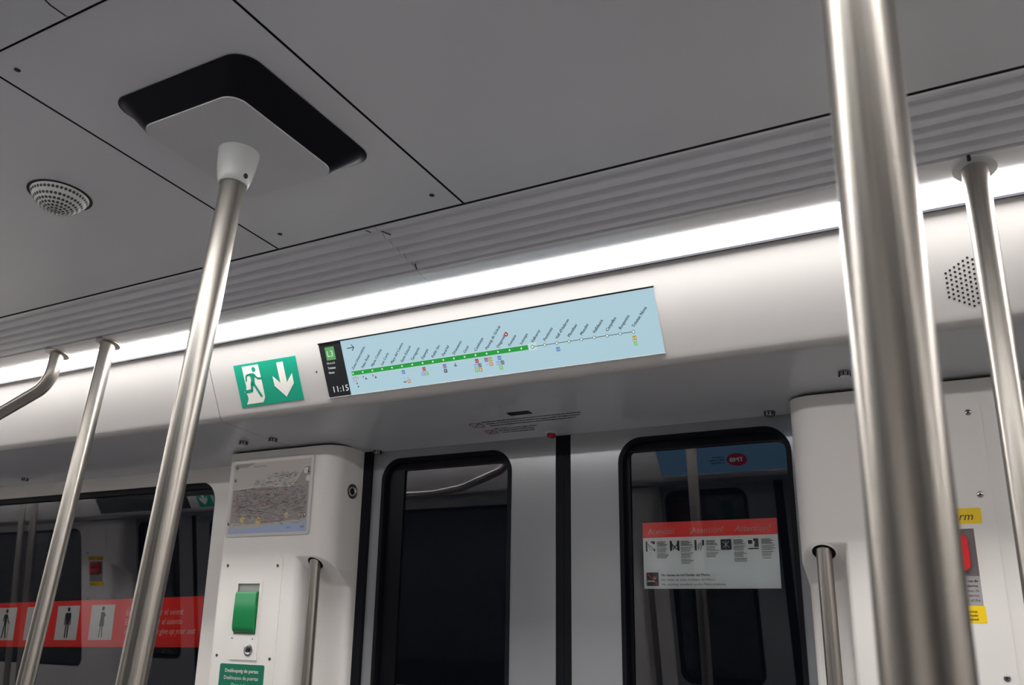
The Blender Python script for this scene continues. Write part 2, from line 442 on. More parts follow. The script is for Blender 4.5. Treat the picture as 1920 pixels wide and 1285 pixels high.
pillar(opposite(-4.4-1.13), False, 'white pillar on the camera side, far left, away from the alarm', 'pillars on the camera side')
pillar(opposite(-5.53), True, 'white pillar on the camera side seen only as a dim reflection in the left window', 'pillars on the camera side')
pillar(OP, False, 'white pillar on the camera side, nearest the camera', 'pillars on the camera side')
pillar(OP, True, 'white pillar on the camera side across from the door map pillar', 'pillars on the camera side')
bpy.data.objects.remove([o for o in bpy.data.objects if o.get('label', '').endswith('away from the alarm')][0])

def handle(TF, mir, label, group=None):
    x = -0.4125 if mir else -1.903
    t = thing('grab_bar', label, 'grab bar', (x, 2.13, -0.6), group, TF)
    f = lambda z, d: WF(x, z*1.0044, d)
    D_ = 0.127
    q = MB(); q.tube([f(0.366, D_), f(0.10, D_), f(-0.55, D_)], 0.0170, 32); q.build('tube', STEELH, t, TF)
    q = MB(); c = f(0.3580, D_-0.001); ax = (WF.n*0.62-WF.u*0.78).normalized()
    q.lathe(c, ax, [(0.0285, -0.004), (0.0285, 0.0012), (0.0260, 0.0020), (0.0250, 0.0008)], 36, 0, False)
    q.lathe(c, ax, [(0.0250, 0.0008), (0.0172, 0.0004)], 36, 1, False)
    q.build('socket', [WHITE, RUBBER], t, TF)
    return t
handle(near, False, 'vertical steel grab bar in the scooped left pillar below the map')
handle(near, True, 'vertical steel grab bar in the scooped right pillar beside the warning sticker window')
handle(OP, True, 'vertical steel grab bar on the camera side, left one'); handle(OP, False, 'vertical steel grab bar on the camera side, right one')

# round hole on the side face of the left pillar
q = MB(); c = Vector((-1.8345, 2.153, 0.571))
q.lathe(c, (1, 0, 0), [(0.0235, -0.001), (0.0235, 0.0015), (0.019, 0.0025), (0.013, -0.0005), (0.011, -0.004)], 24, 0)
q.lathe(c, (1, 0, 0), [(0.011, 0.0004), (0.0105, 0.0006)], 24, 1)
tag(q.build('striker_socket', [CHROME, DARK]), 'round dark socket on the side face of the left pillar near the door', 'socket')

# ---------------------------------------------------------------- ceiling mount, poles
t = thing('ceiling_mount', 'grey square plate on black tapered housing under the ceiling, holding the pole', 'mount', (-1.172, 0.949, 0.95))
q = MB()
o1 = rrect(-1.338, -1.123, -1.005, -0.774, 0.040, 8); o2 = rrect(-1.2950, -1.0790, -1.0530, -0.8105, 0.033, 8)
o3 = rrect(-1.329, -1.114, -1.014, -0.783, 0.036, 8)
q.loft([[CEI(a, b, 0.0015) for a, b in o1], [CEI(a, b, 0.0035) for a, b in o3], [CEI(a, b, 0.0440) for a, b in o2]], 0, True, False); q.poly([CEI(a, b, 0.0440) for a, b in o2])
q.poly([CEI(a, b, 0.0015) for a, b in o1])
q.build('housing', BLACKG, t, near, 60)
q = MB(); q.plate(CEI, rrect(-1.292, -1.076, -1.056, -0.8135, 0.031, 8), 0.0440, 0.0465)
q.build('cover_plate', mat('plate_grey_paint', (0.58, 0.58, 0.60), 0.35), t)
t = thing('handrail_pole', 'tall brushed steel pole rising to the grey square ceiling mount', 'pole', (-1.180, 0.949, -1.2))
q = MB(); q.tube([(-1.180, 0.949, 0.86), (-1.180, 0.949, 0.2), (-1.180, 0.949, -1.2)], 0.0215, 40); q.build('tube', STEEL, t)
q = MB()
q.lathe((-1.180, 0.949, 0.905), (0, 0, -1), [(0.0375, 0), (0.0375, 0.004), (0.0365, 0.012), (0.034, 0.035), (0.0295, 0.060), (0.0265, 0.069), (0.0255, 0.070), (0.0220, 0.070)], 40)
q.build('socket', SOCKET, t)
q = MB(); q.lathe((-1.1520, 0.9490, 0.8475), (1, 0, -0.25), [(0.0050, 0), (0.0050, 0.0020), (0.002, 0.0024)], 14); q.build('screw', DARK, t)

SL = Vector((0, 0.17, 1)).normalized()
def pole(TF, x, y, label, group=None, ztop=0.918, r=0.0215, slot=False):
    t = thing('handrail_pole', label, 'pole', (x, y, -1.2), group, TF)
    q = MB(); q.tube([(x, y, ztop-0.001), (x, y, 0.2), (x, y, -1.2)], r, 40); q.build('tube', STEEL, t, TF)
    q = MB(); q.lathe((x, y, ztop-0.0035), -SL, [(0.0355, -0.004), (0.0365, 0), (0.036, 0.0015), (0.024, 0.0035), (0.0215, 0.0035)], 36)
    q.build('flange', SOCKET if slot else STEEL, t, TF)
    if slot:
        q = MB(); q.lathe((x-0.006, y-0.040, ztop+0.0005), -SL, [(0.0032, 0), (0.0032, 0.010)], 10); q.build('screw', DARK, t, TF)
    return t
zc = lambda y: 0.9165-0.078*(y-1.525)
pole(near, -2.330, 1.545, 'straight steel pole at far left, just right of the bent rail', ztop=zc(1.545))
pole(near, -0.004, 1.545, 'slim steel pole at the right edge, in front of the speaker holes', ztop=zc(1.545), slot=True)
pole(near, -0.052, 0.486, 'thick blurred steel pole nearest the camera, right of the doors', ztop=0.94)
for cx, xs in ((CX, (-0.004,)), (-5.53, (-2.330, -0.004))):
    for x in xs:
        pole(opposite(cx), x, 1.545, 'steel pole on the camera side, %s' % ('across from the map' if cx == CX else ('mirrored in the left window, nearer' if x < -1 else 'mirrored in the left window, farther')), 'poles on the camera side', ztop=zc(1.545))
t = pole(near, -5.58, 0.949, 'steel centre pole far to the left outside the picture', ztop=0.955)

def rail(TF, dx, label):
    t = thing('grab_rail', label, 'rail', (-3.4+dx, 1.545, 0.69), None, TF)
    pts = [(-2.573, 1.545, 0.911), (-2.573, 1.545, 0.812), (-2.86, 1.545, 0.722), (-3.05, 1.545, 0.700), (-3.78, 1.545, 0.700), (-3.97, 1.545, 0.722), (-4.26, 1.545, 0.812), (-4.26, 1.545, 0.911)]
    pts = [(a+dx, b, c) for a, b, c in pts]
    q = MB(); q.tube(fillet(pts, [0.075, 0.12, 0.12, 0.12, 0.12, 0.075], 10), 0.0200, 36); q.build('tube', STEELH, t, TF)
    for x in (-2.573+dx, -4.26+dx):
        q = MB(); q.lathe((x, 1.545, zc(1.545)-0.0035), -SL, [(0.0355, -0.004), (0.0365, 0), (0.036, 0.0015), (0.024, 0.0035), (0.0200, 0.0035)], 36)
        q.build('flange', STEEL, t, TF)
rail(near, 0, 'bent steel grab rail at the far left edge, coming down from the cover')
rail(OP, 0, 'bent grab rail over the camera side seats, right part'); 
rail(OP, 4.4, 'bent grab rail over the camera side seats, mirrored in the left door window')

# ---------------------------------------------------------------- perforated dome on the ceiling
t = thing('ceiling_speaker', 'small round perforated dome bulging from the ceiling at the upper left', 'speaker', (-1.730, 0.952, 0.95))
c = Vector((-1.730, 0.952, 0.95))
q = MB(); q.lathe(c, (0, 0, -1), [(0.0655, 0.0002), (0.0655, 0.0012), (0.058, 0.0014)], 40); q.build('rim', DARK, t)
R0, dep = 0.060, 0.041
Rs = (R0*R0+dep*dep)/(2*dep)
def sph(r): return math.sqrt(max(0, Rs*Rs-r*r))-(Rs-dep)
q = MB(); q.lathe(c, (0, 0, -1), [(R0, 0)]+[(R0*math.sin(k/12*math.pi/2) or 1e-5, sph(R0*math.sin(k/12*math.pi/2))) for k in range(11, -1, -1)], 40, 0, False)
for ri in range(0, 8):
    rr = 0.0080*ri; nn = 1 if ri == 0 else int(round(2*math.pi*rr/0.0084))
    for k in range(nn):
        an = 2*math.pi*(k+0.5*(ri % 2))/nn
        p = Vector((rr*math.cos(an), rr*math.sin(an), 0)); z = sph(rr)
        nrm = Vector((p.x, p.y, -(z+Rs-dep))).normalized()
        F = Frame(c+Vector((p.x, p.y, -z))+nrm*0.0004, nrm.orthogonal(), nrm.cross(nrm.orthogonal()))
        q.disc(F, 0, 0, 0, 0.0033, 1, 10)
q.build('perforated_cover', [mat('dome_grey', (0.62, 0.62, 0.62), 0.35), mat('dome_hole', (0.05, 0.05, 0.05), 0.5)], t, recalc=False)

# ---------------------------------------------------------------- loudspeaker holes in the fascia
q = MB(); sp = 0.0092; cxs, cts = -0.0385, ft(0.7775)
for i in range(-7, 8):
    for j in range(-7, 8):
        a = j*sp*0.866*1.0; b = (i+0.5*(j % 2))*sp
        if math.hypot(a, b) < 0.0475: q.disc(FF, cxs+a, cts+b, 0.0006, 0.0023, 0, 10)
tag(q.build('speaker_holes', DARK, recalc=False), 'round patch of small black speaker holes behind the slim right pole', 'speaker')
q = MB(); q.disc(FF, -1.639, ft(0.794), 0.0006, 0.0032, 0, 12); tag(q.build('sensor_hole', DARK, recalc=False), 'tiny black hole between the exit sign and the screen', 'hole')

# ---------------------------------------------------------------- exit sign
def exit_sign(TF, label):
    t = thing('exit_sign', label, 'sign', (-1.82, 1.75, 0.73), None, TF)
    F = FF.moved(-1.938, ft(0.7335), 0); k = 0.001
    q = MB(); q.plate(F, rect(0, 0, 0.2355, 0.1235), 0, 0.0012); q.build('panel', GREEN, t, TF)
    wpts = [(31.9, 116.6), (94.4, 116.6), (95.8, 80), (96.2, 67.6), (95.8, 20.7), (85.5, 7.6), (21.5, 7.2), (27, 14), (32.0, 23), (31.5, 32), (29, 38), (24.3, 41), (22.5, 43.7), (25, 47), (30.7, 48.9), (33.5, 60), (32, 80)]
    q = MB(); q.plate(F, [(a*k, b*k) for a, b in wpts][::-1], 0.0012, 0.0016)
    ar = [(163.8, 113), (187.6, 113), (187.6, 54), (211.8, 77), (211.8, 49), (175.8, 14.2), (140.0, 49), (140.0, 77), (163.8, 54)]
    q.plate(F, [(a*k, b*k) for a, b in ar][::-1], 0.0012, 0.0016)
    q.build('pictogram', INKW, t, TF)
    q = MB(); d = 0.0020
    q.disc(F, 0.0745, 0.1045, d, 0.0072, 0, 16)
    q.plate(F, [(a*k, b*k) for a, b in [(47, 93.5), (60, 95), (70, 94), (77.5, 89), (72, 80), (69, 68), (69, 62), (60, 56.5), (51.5, 63), (56, 73), (58, 83), (55, 88.5), (47, 88)]][::-1], 0.0017, d)
    L = lambda p, w: q.line(F, [(a*k, b*k) for a, b in p], w*k, d)
    L([(59, 91), (46, 90.5), (41.5, 88), (38.5, 75)], 5.6); L([(72, 88), (84, 77), (97.5, 76.5)], 5.6)
    L([(57, 65), (52.5, 45), (29, 43.7)], 9); L([(64, 64), (84, 26.5)], 8)
    q.build('running_figure', GREEN, t, TF, recalc=False)
exit_sign(near, 'green and white emergency exit sign with running figure and downward arrow')
exit_sign(opposite(-5.53), 'emergency exit sign on the camera side, mirrored in the left window')
exit_sign(OP, 'emergency exit sign on the camera side, right above the camera')

# ---------------------------------------------------------------- route screen
def screen_body(TF, label, surf):
    t = thing('information_screen', label, 'screen', (-1.13, 1.75, 0.73), None, TF)
    F = FF.moved(-1.6125, ft(0.731), 0)
    q = MB(); q.plate(F, rect(-0.0015, -0.0035, 0.9615, 0.1480), 0, 0.0006, 1)
    q.plate(F, rect(-0.001, 0.1445, 0.961, 0.1482), 0, 0.0035, 0); q.plate(F, rect(-0.001, -0.0040, 0.961, -0.0020), 0, 0.0035, 1)
    q.build('bezel', [BLACKG, FASCIA], t, TF)
    q = MB(); q.plate(F, rect(0, -0.0020, 0.960, 0.1445), 0, 0.0010); q.build('display', surf, t, TF)
    return t, F
t, F = screen_body(near, 'long lit screen over the doors showing the green metro line', SCR)
q = MB(); q.plate(F, rect(0.0, -0.0020, 0.0755, 0.1445), 0.001, 0.0013); q.build('clock_panel', SCRD, t, label='black strip with line badge and time')
d = 0.0016
q = MB(); q.plate(F, rect(0.0185, 0.0985, 0.0500, 0.1345), 0.0013, 0.0015, 0)
q.text(F, 'L3', 0.0338, 0.108, 0.0235, d+0.0002, 1, 'CENTER')
q.build('line_badge', [SCRL3, SCRW], t)
q = MB()
q.text(F, 'Direcció', 0.0160, 0.0880, 0.0080, d, 0); q.text(F, 'Trinitat', 0.0160, 0.0745, 0.0088, d, 0, bold=0.02); q.text(F, 'Nova', 0.0160, 0.0620, 0.0088, d, 0, bold=0.02)
q.text(F, '11:15', 0.0150, 0.0105, 0.0235, d, 0, sx=1.12)
q.build('lettering', SCRW, t)
u0 = 0.0969; step = (0.8962-0.0969)/25
ux = lambda i: u0+step*0+i*(0.8962-0.0969)/25
xs = [0.0969, 0.1294, 0.1615, 0.1935, 0.2255, 0.2576, 0.2899, 0.3221, 0.3538, 0.3855, 0.4172, 0.4489, 0.4806, 0.5125, 0.5448, 0.5771, 0.6094, 0.6398, 0.6725, 0.7045, 0.7362, 0.7680, 0.8002, 0.8325, 0.8645, 0.8962]
q = MB(); vy = 0.0541
q.plate(F, rect(0.0935, vy-0.0072, 0.6250, vy+0.0072), 0.001, 0.0013, 2)
q.plate(F, rect(0.0925, vy-0.0058, 0.6275, vy+0.0058), 0.0013, 0.0015, 0)
q.line(F, [(0.640, vy), (0.8962, vy)], 0.0013, 0.0013, 3, False)
q.plate(F, rect(0.6285, vy-0.0085, 0.6510, vy+0.0085), 0.001, 0.0012, 2)
for i, x in enumerate(xs):
    if i < 17: q.disc(F, x, vy, 0.0018, 0.0024, 1, 12)
    else:
        q.disc(F, x, vy, 0.0017, 0.0046 if i == 17 else 0.0039, 4, 16); q.disc(F, x, vy, 0.0019, 0.0031 if i == 17 else 0.0027, 1, 16)
q.build('route_line', [SCRGREEN, SCRW, SCRPALE, SCRK, SCRC['grey']], t, recalc=False)
names = ['Zona Universitària', 'Palau Reial', 'Maria Cristina', 'Les Corts', 'Plaça del Centre', 'Sants Estació', 'Tarragona', 'Espanya', 'Poble Sec', 'Paral·lel', 'Drassanes', 'Liceu', 'Catalunya', 'Passeig de Gràcia', 'Diagonal', 'Fontana', 'Lesseps', 'Vallcarca', 'Penitents', "Vall d'Hebron", 'Montbau', 'Mundet', 'Valldaura', 'Canyelles', 'Roquetes', 'Trinitat Nova']
for x, nme in zip(xs, names):
    q = MB(); q.text(F, nme, x+0.0030, vy+0.0085, 0.0104, 0.0014, 0, rot=math.radians(46), bold=0.028, sx=0.97)
    q.build('station_name', SCRK, t, recalc=False)
q = MB()
q.line(F, [(0.0935, 0.1225), (0.1160, 0.1225)], 0.0022, 0.0014, 0, False)
q.line(F, [(0.1090, 0.1310), (0.1170, 0.1225), (0.1090, 0.1140)], 0.0022, 0.0014, 0, False)
q.build('direction_arrow', SCRK, t, recalc=False)
# transfer badges under the line
keys = list(SCRC); s = 0.0098
BMATS = [SCRW]+[SCRC[k_] for k_ in keys]
def badge(u, v, k, txt=None, sz=s):
    q = MB()
    q.plate(F, rect(u-sz/2, v-sz/2, u+sz/2, v+sz/2), 0.001, 0.0013, 1+keys.index(k))
    if txt: q.text(F, txt, u, v-sz*0.27, sz*0.8, 0.0015, 0, 'CENTER')
    q.build('transfer_badge', BMATS, t, recalc=False)
SYMS = []
def SYM():
    SYMS.append(MB()); return SYMS[-1]
bx = lambda i: xs[i]
badge(bx(5), 0.0385, 'blue', 'L5'); badge(bx(5)+0.012, 0.0130, 'orange', 'R')
SYM().line(F, [(bx(5)-0.005, 0.0125), (bx(5)+0.004, 0.0125)], 0.003, 0.0013, 1+keys.index('grey'), False)
for dx in (-0.004, 0.008): SYM().line(F, [(bx(5)+dx, 0.0225), (bx(5)+dx+0.006, 0.0225)], 0.002, 0.0013, 1+keys.index('lilac'), False)
badge(bx(7), 0.0385, 'red', 'L1'); badge(bx(7)-0.005, 0.0265, 'lilac', 'R'); badge(bx(7)+0.0065, 0.0265, 'lime', 'F')
badge(bx(9), 0.0380, 'purple', 'L2'); badge(bx(9), 0.0262, 'grey', 'F')
badge(bx(12), 0.0395, 'maroon', 'L1'); badge(bx(12)-0.0055, 0.0280, 'lilac', 'L6'); badge(bx(12)+0.006, 0.0280, 'grey', 'L7')
badge(bx(12)-0.0055, 0.0165, 'lime', 'F'); badge(bx(12)+0.006, 0.0165, 'orange', 'R')
badge(bx(13)-0.005, 0.0390, 'purple', 'L2'); badge(bx(13)+0.0065, 0.0390, 'yellow', 'L4'); badge(bx(13)+0.0065, 0.0270, 'orange', 'R')
SYM().line(F, [(bx(13)-0.008, 0.027), (bx(13), 0.027)], 0.0018, 0.0013, 1+keys.index('lilac'), False)
badge(bx(14), 0.0390, 'blue', 'L5'); badge(bx(14)-0.0055, 0.0270, 'lilac', 'L6'); badge(bx(14)+0.006, 0.0270, 'grey', 'L7'); badge(bx(14), 0.0150, 'lime', 'F')
badge(bx(19), 0.0395, 'blue', 'L5'); badge(bx(25), 0.0400, 'yellow', 'L4'); badge(bx(25), 0.0275, 'lime', 'L11', s)
SYM().disc(F, 0.5755, 0.0932, 0.0014, 0.0056, 1+keys.index('maroon'), 20); SYMS[-1].line(F, [(0.5735, 0.0950), (0.5775, 0.0914)], 0.0026, 0.0016, 0, False)
for i in (1, 2):
    u = bx(i); SYM().poly([F(u-0.004, 0.044, 0.0013), F(u-0.002, 0.036, 0.0013), F(u, 0.043, 0.0013)][::-1], 1+keys.index('grey')); SYM().poly([F(u+0.002, 0.033, 0.0013), F(u+0.010, 0.033, 0.0013), F(u+0.006, 0.040, 0.0013)], 1+keys.index('grey'))
u = bx(0)
for j, (du, dv, kk) in enumerate(((-0.003, 0.041, 'orange'), (0.004, 0.043, 'lilac'), (0.011, 0.041, 'orange'), (-0.002, 0.034, 'lilac'), (0.005, 0.034, 'orange'), (0.006, 0.026, 'grey'), (0.008, 0.017, 'grey'))):
    badge(u+du, dv, kk, None, 0.0042)
u = bx(10); SYM().poly([F(u-0.005, 0.034, 0.0013), F(u+0.006, 0.034, 0.0013), F(u+0.002, 0.037, 0.0013), F(u+0.001, 0.044, 0.0013), F(u-0.002, 0.037, 0.0013)], 1+keys.index('grey'))
for q in SYMS: q.build('service_symbol', BMATS, t, recalc=False)

# screens on the camera side, seen mirrored in the door windows
OPS = screen_mat('screen_blue_plain', s2l((120, 168, 205)), 0.75)
t, F = screen_body(OP, 'lit blue screen with red oval logo, mirrored in the right door window', OPS)
q = MB(); ou = 0.960-(1.206-0.645)+0.0 ; ou = (-2.26+1.206)+1.6125
n_ = 28; q.plate(F, [(ou+0.050*math.cos(2*math.pi*k/n_), 0.064+0.034*math.sin(2*math.pi*k/n_)) for k in range(n_)], 0.001, 0.0014, 0)
q.text(F, 'TMB', ou+0.002, 0.053, 0.033, 0.0018, 1, 'CENTER', bold=0.03, sx=1.1)
for k in range(3): q.text(F, ['Transports', 'Metropolitans', 'de Barcelona'][k], ou+0.062, 0.078-0.015*k, 0.0135, 0.0014, 2, bold=0.05)
q.build('logo', [screen_mat('logo_red', s2l((170, 20, 50)), 0.8), SCRW, SCRK], t, OP, recalc=False)
screen_body(opposite(-5.53), 'dark switched off screen on the camera side, mirrored in the left window', mat('screen_off', (0.03, 0.04, 0.042), 0.2))

# ---------------------------------------------------------------- soffit details
places = {( -2.139, 1.959): 'small slotted steel bolt on the underside, leftmost above the map pillar', (-2.014, 1.960): 'small slotted steel bolt on the underside, above the map plate corner',
          (-1.776, 2.181): 'small slotted steel bolt beside the top left corner of the door leaf', (-0.533, 2.167): 'small slotted steel bolt above the right door window',
          (-0.311, 1.938): 'small slotted steel bolt above the right pillar, partly behind the thick pole', (-3.503, 2.108): 'small steel bolt at far left above the side window'}
for (x, y), lb in places.items():
    t = thing('slotted_bolt', lb, 'bolt', (x, y, 0.706), 'slotted bolts under the door header')
    q = MB(); q.lathe((x, y, 0.706), (0, 0, -1), [(0.0145, 0), (0.0145, 0.0025), (0.0120, 0.003), (0.0120, 0.010), (0.0105, 0.012)], 24); q.build('head', CHROME, t)
    q = MB()
    for k in range(8):
        an = 2*math.pi*k/8; cxx, cyy = x+0.0119*math.cos(an), y+0.0119*math.sin(an); q.box(cxx-0.0012, cxx+0.0012, cyy-0.0012, cyy+0.0012, 0.6945, 0.7025)
    q.build('slots', DARK, t)
q = MB(); q.plate(SOF, rrect(-1.1795, -1.990, -1.112, -1.9635, 0.004), -0.001, 0.0008); tag(q.build('door_sensor', BLACKG), 'small black rectangular sensor in the underside above the doors', 'sensor')
SO2 = Frame((0, 0, 0.706), (1, 0, 0), (0, -1, 0))
lines = [("Atenció: no obstruïu el tancament de les portes ni us hi recolzeu en cap moment", 2.022, 0.337, 1.288), ("Atención: no obstruya el cierre de las puertas ni se apoye en ellas en ningún momento", 2.040, 0.325, 1.285), ("Attention: do not obstruct the closing of the doors or lean against them at any time", 2.058, 0.305, 1.282),
         ("No sortiu si sona el senyal acústic", 2.092, 0.158, 1.286), ("No salga si suena la señal acústica", 2.109, 0.135, 1.283), ("Do not exit when the signal sounds", 2.127, 0.112, 1.280)]
for bi, (ca, cb, rr, lb) in enumerate(((-1.318, -2.040, 0.018, 'longer block of small black notice text with a red symbol above the doors'), (-1.312, -2.110, 0.016, 'shorter block of small black notice text with a red symbol, nearer the door leaves'))):
    t = thing('door_notice', lb, 'notice', (-1.2, -cb, 0.706))
    for s_, y, L_, x in lines[3*bi:3*bi+3]:
        q = MB(); q.text(SO2, s_, -x, -y, 0.0135, 0.0004, 0, bold=0.06, sx=L_/(len(s_)*0.0125*0.50), res=1); q.build('text_line', INKB, t, recalc=False)
    q = MB()
    for k in range(2): q.line(SO2, [(ca-rr, cb-rr*(1-2*k)), (ca+rr, cb+rr*(1-2*k))], 0.003, 0.0006, 0, False)
    n_ = 20; q.plate(SO2, [(ca+rr*1.2*math.cos(2*math.pi*k/n_), cb+rr*1.2*math.sin(2*math.pi*k/n_)) for k in range(n_)], 0, 0.0005, 0, [[(ca+rr*1.08*math.cos(2*math.pi*k/n_), cb+rr*1.08*math.sin(2*math.pi*k/n_)) for k in range(n_)][::-1]])
    q.build('red_symbol', mat('notice_red', s2l((120, 40, 60)), 0.5), t, recalc=False)
t = thing('door_warning_lamp', 'small red and white lamp on the underside at the meeting of the doors', 'lamp', (-1.150, 2.178, 0.706))
q = MB(); q.lathe((-1.150, 2.172, 0.706), (0, 0, -1), [(0.017, 0), (0.016, 0.003), (0.013, 0.004)], 24); q.build('base', SOCKET, t)
q = MB(); q.lathe((-1.150, 2.172, 0.702), (0, 0, -1), [(0.0128, 0), (0.012, 0.007), (0.008, 0.0105), (0.002, 0.012)], 24); q.build('lens', mat('lamp_red', s2l((150, 20, 40)), 0.2), t)

# ---------------------------------------------------------------- map plate on the left pillar
t = thing('transport_map', 'framed metro and coast map plate at the top of the left pillar', 'map', (-2.09, 2.07, 0.42))
a0, a1, b0, b1 = -2.271, -1.9155, 0.4285, 0.6745
q = MB(); q.plate(CF, rrect(a0, b0, a1, b1, 0.010), 0, 0.0045); q.build('plate', mat('map_plate', (0.60, 0.58, 0.56), 0.3), t)
W_, H_ = a1-a0, b1-b0
MPp = lambda u, v: (a0+u*W_, b0+v*H_)
q = MB(); d = 0.0047
q.plate(CF, [MPp(u, v) for u, v in ((0.97, 0.955), (0.035, 0.955), (0.035, 0.04), (0.97, 0.04))], 0.004, d, 0)
q.plate(CF, [MPp(u, v) for u, v in ((0.97, 0.17), (0.70, 0.145), (0.45, 0.12), (0.22, 0.10), (0.035, 0.115), (0.035, 0.04), (0.97, 0.04))], 0.004, d+0.0002, 1)
q.plate(CF, [MPp(u, v) for u, v in ((0.30, 0.955), (0.26, 0.93), (0.20, 0.90), (0.05, 0.90), (0.05, 0.955))], 0.004, d+0.0002, 9)
band_ = [(0.96, 0.60), (0.97, 0.86), (0.90, 0.86), (0.85, 0.76), (0.79, 0.645), (0.76, 0.615), (0.60, 0.625), (0.28, 0.63), (0.15, 0.62), (0.05, 0.61), (0.05, 0.18), (0.40, 0.15), (0.96, 0.20)]
q.plate(CF, [MPp(u, v) for u, v in band_], 0.004, d+0.0003, 9)
q.line(CF, [MPp(u, v) for u, v in ((0.05, 0.612), (0.15, 0.622), (0.28, 0.632), (0.60, 0.627), (0.76, 0.617), (0.79, 0.647), (0.85, 0.762), (0.90, 0.862), (0.97, 0.862))], 0.0022, d+0.0006, 2)
rnd = random.Random(3)
for k in range(1150):
    v = min(0.6, max(0.15, rnd.gauss(0.42, 0.13))); u = rnd.uniform(0.06, 0.93)
    if rnd.random() < 0.12: v = rnd.uniform(0.62, 0.80); u = rnd.uniform(0.3, 0.80) if v < 0.72 else rnd.uniform(0.45, 0.8)
    mi = rnd.choice((4, 4, 4, 9, 10, 10, 3, 5, 6, 7, 4, 7, 9)) if v < 0.62 else rnd.choice((9, 4, 6))
    if v < 0.28 and rnd.random() < 0.35: mi = 8
    L_ = rnd.uniform(0.008, 0.05); th = rnd.choice((0, 0, 0, 0, 0.0, 0.5, -0.5, 1.2))*rnd.random()
    w_ = rnd.uniform(0.0008, 0.0021)
    p, p2 = MPp(u, v), MPp(min(0.955, u+L_*math.cos(th)), v+L_*math.sin(th))
    q.line(CF, [p, p2], w_, d+0.0008+0.0000004*k, mi, False)
for k in range(9):
    c0 = [(rnd.uniform(0.08, 0.3), rnd.uniform(0.2, 0.55))]
    for j in range(5): c0.append((min(0.95, c0[-1][0]+rnd.uniform(0.08, 0.16)), min(0.58, max(0.18, c0[-1][1]+rnd.uniform(-0.09, 0.09)))))
    q.line(CF, [MPp(*p) for p in c0], 0.0016, d+0.0013, [5, 6, 7, 4, 10, 9, 3, 7, 4][k], False)
for u, v, rr in ((0.40, 0.19, 0.012), (0.20, 0.22, 0.010), (0.73, 0.25, 0.008)): q.disc(CF, *MPp(u, v), d+0.0005, rr, 8, 12)
for u, v in ((0.92, 0.80), (0.95, 0.70)): q.disc(CF, *MPp(u, v), d+0.0006, 0.010, 2, 14)
q.text(CF, 'Mapa de la xarxa', *MPp(0.28, 0.895), 0.0085, d+0.0004, 4); q.text(CF, 'tmb', *MPp(0.90, 0.085), 0.010, d+0.0006, 4, bold=0.02)
q.text(CF, 'metro', *MPp(0.74, 0.085), 0.008, d+0.0006, 4)
q.build('printed_map', [MAPBG]+MAPC, t, recalc=False)
for u, v in ((0.07, 0.74), (0.075, 0.905), (0.955, 0.79), (0.935, 0.235), (0.035, 0.175)): screw(t, CF, *MPp(u, v), 0.005, 0.0062)

# ---------------------------------------------------------------- emergency door release on the left pillar
t = thing('door_release_unit', 'white panel with green emergency door release lever and key lock on the left pillar', 'control panel', (-2.14, 2.11, -0.05))
q = MB(); hole = rect(-2.188, 0.1325, -2.0955, 0.284)
q.plate(CF, rrect(-2.269, -0.55, -2.0115, 0.3755, 0.030), -0.002, 0.0028, 0, [hole[::-1]]); q.build('panel', WHITE, t, angle=60)
q = MB(); q.plate(CF, [(-2.0855, 0.2920), (-2.1955, 0.2920), (-2.1985, 0.0600), (-2.0825, 0.0600)], 0, 0.0062, 0, [hole[::-1]])
q.build('surround', WHITE, t)
q = MB()  # recess shown by an inner sloping tray
q.plate(CF, rect(-2.1885, 0.132, -2.095, 0.2845), 0.0002, 0.0008, 0); q.build('recess', mat('recess_grey', (0.30, 0.32, 0.31), 0.5), t)
q = MB()
prof = [(0.2600, 0.0010), (0.2600, 0.0100), (0.2540, 0.0150), (0.2000, 0.0170), (0.1560, 0.0170), (0.1450, 0.0140), (0.1390, 0.0080), (0.1370, 0.0010)]
q.loft([[CF(x, a, b) for a, b in prof] for x in (-2.1855, -2.0985)]); q.build('lever', LEVER, t, angle=50, label='green pull lever')
q = MB(); c = CF(-2.1170, 0.0885, 0.0062)
q.lathe(c, CF.n, [(0.0175, 0), (0.0170, 0.003), (0.0120, 0.0042), (0.0100, 0.0030)], 24, 0); q.lathe(c, CF.n, [(0.0085, 0.0031), (0.0080, 0.0045)], 4, 1); q.build('key_lock', [CHROME, DARK], t)
for a, b in ((-2.244, 0.340), (-2.030, 0.337), (-2.252, 0.070), (-2.030, 0.066)): screw(t, CF, a, b, 0.0028, 0.0052)
for a, b in ((-2.190, 0.122), (-2.104, 0.121)): screw(t, CF, a, b, 0.0062, 0.0022)
q = MB(); q.plate(CF, rrect(-2.2330, -0.10, -2.0480, 0.0470, 0.006), 0.0028, 0.0036); t = q.build('release_label', DGREEN, t, label='green door release label with white lettering')
for k, s_ in enumerate(('Desbloqueig de portes', 'Desbloqueo de puertas', 'Door release')):
    q = MB(); q.text(CF, s_, -2.1400, 0.0230-0.0205*k, 0.0155, 0.0040, 0, 'CENTER', shear=0.25 if k == 2 else 0, bold=0.02 if k == 0 else 0, sx=0.98); q.build('text_line', INKW, t, recalc=False)

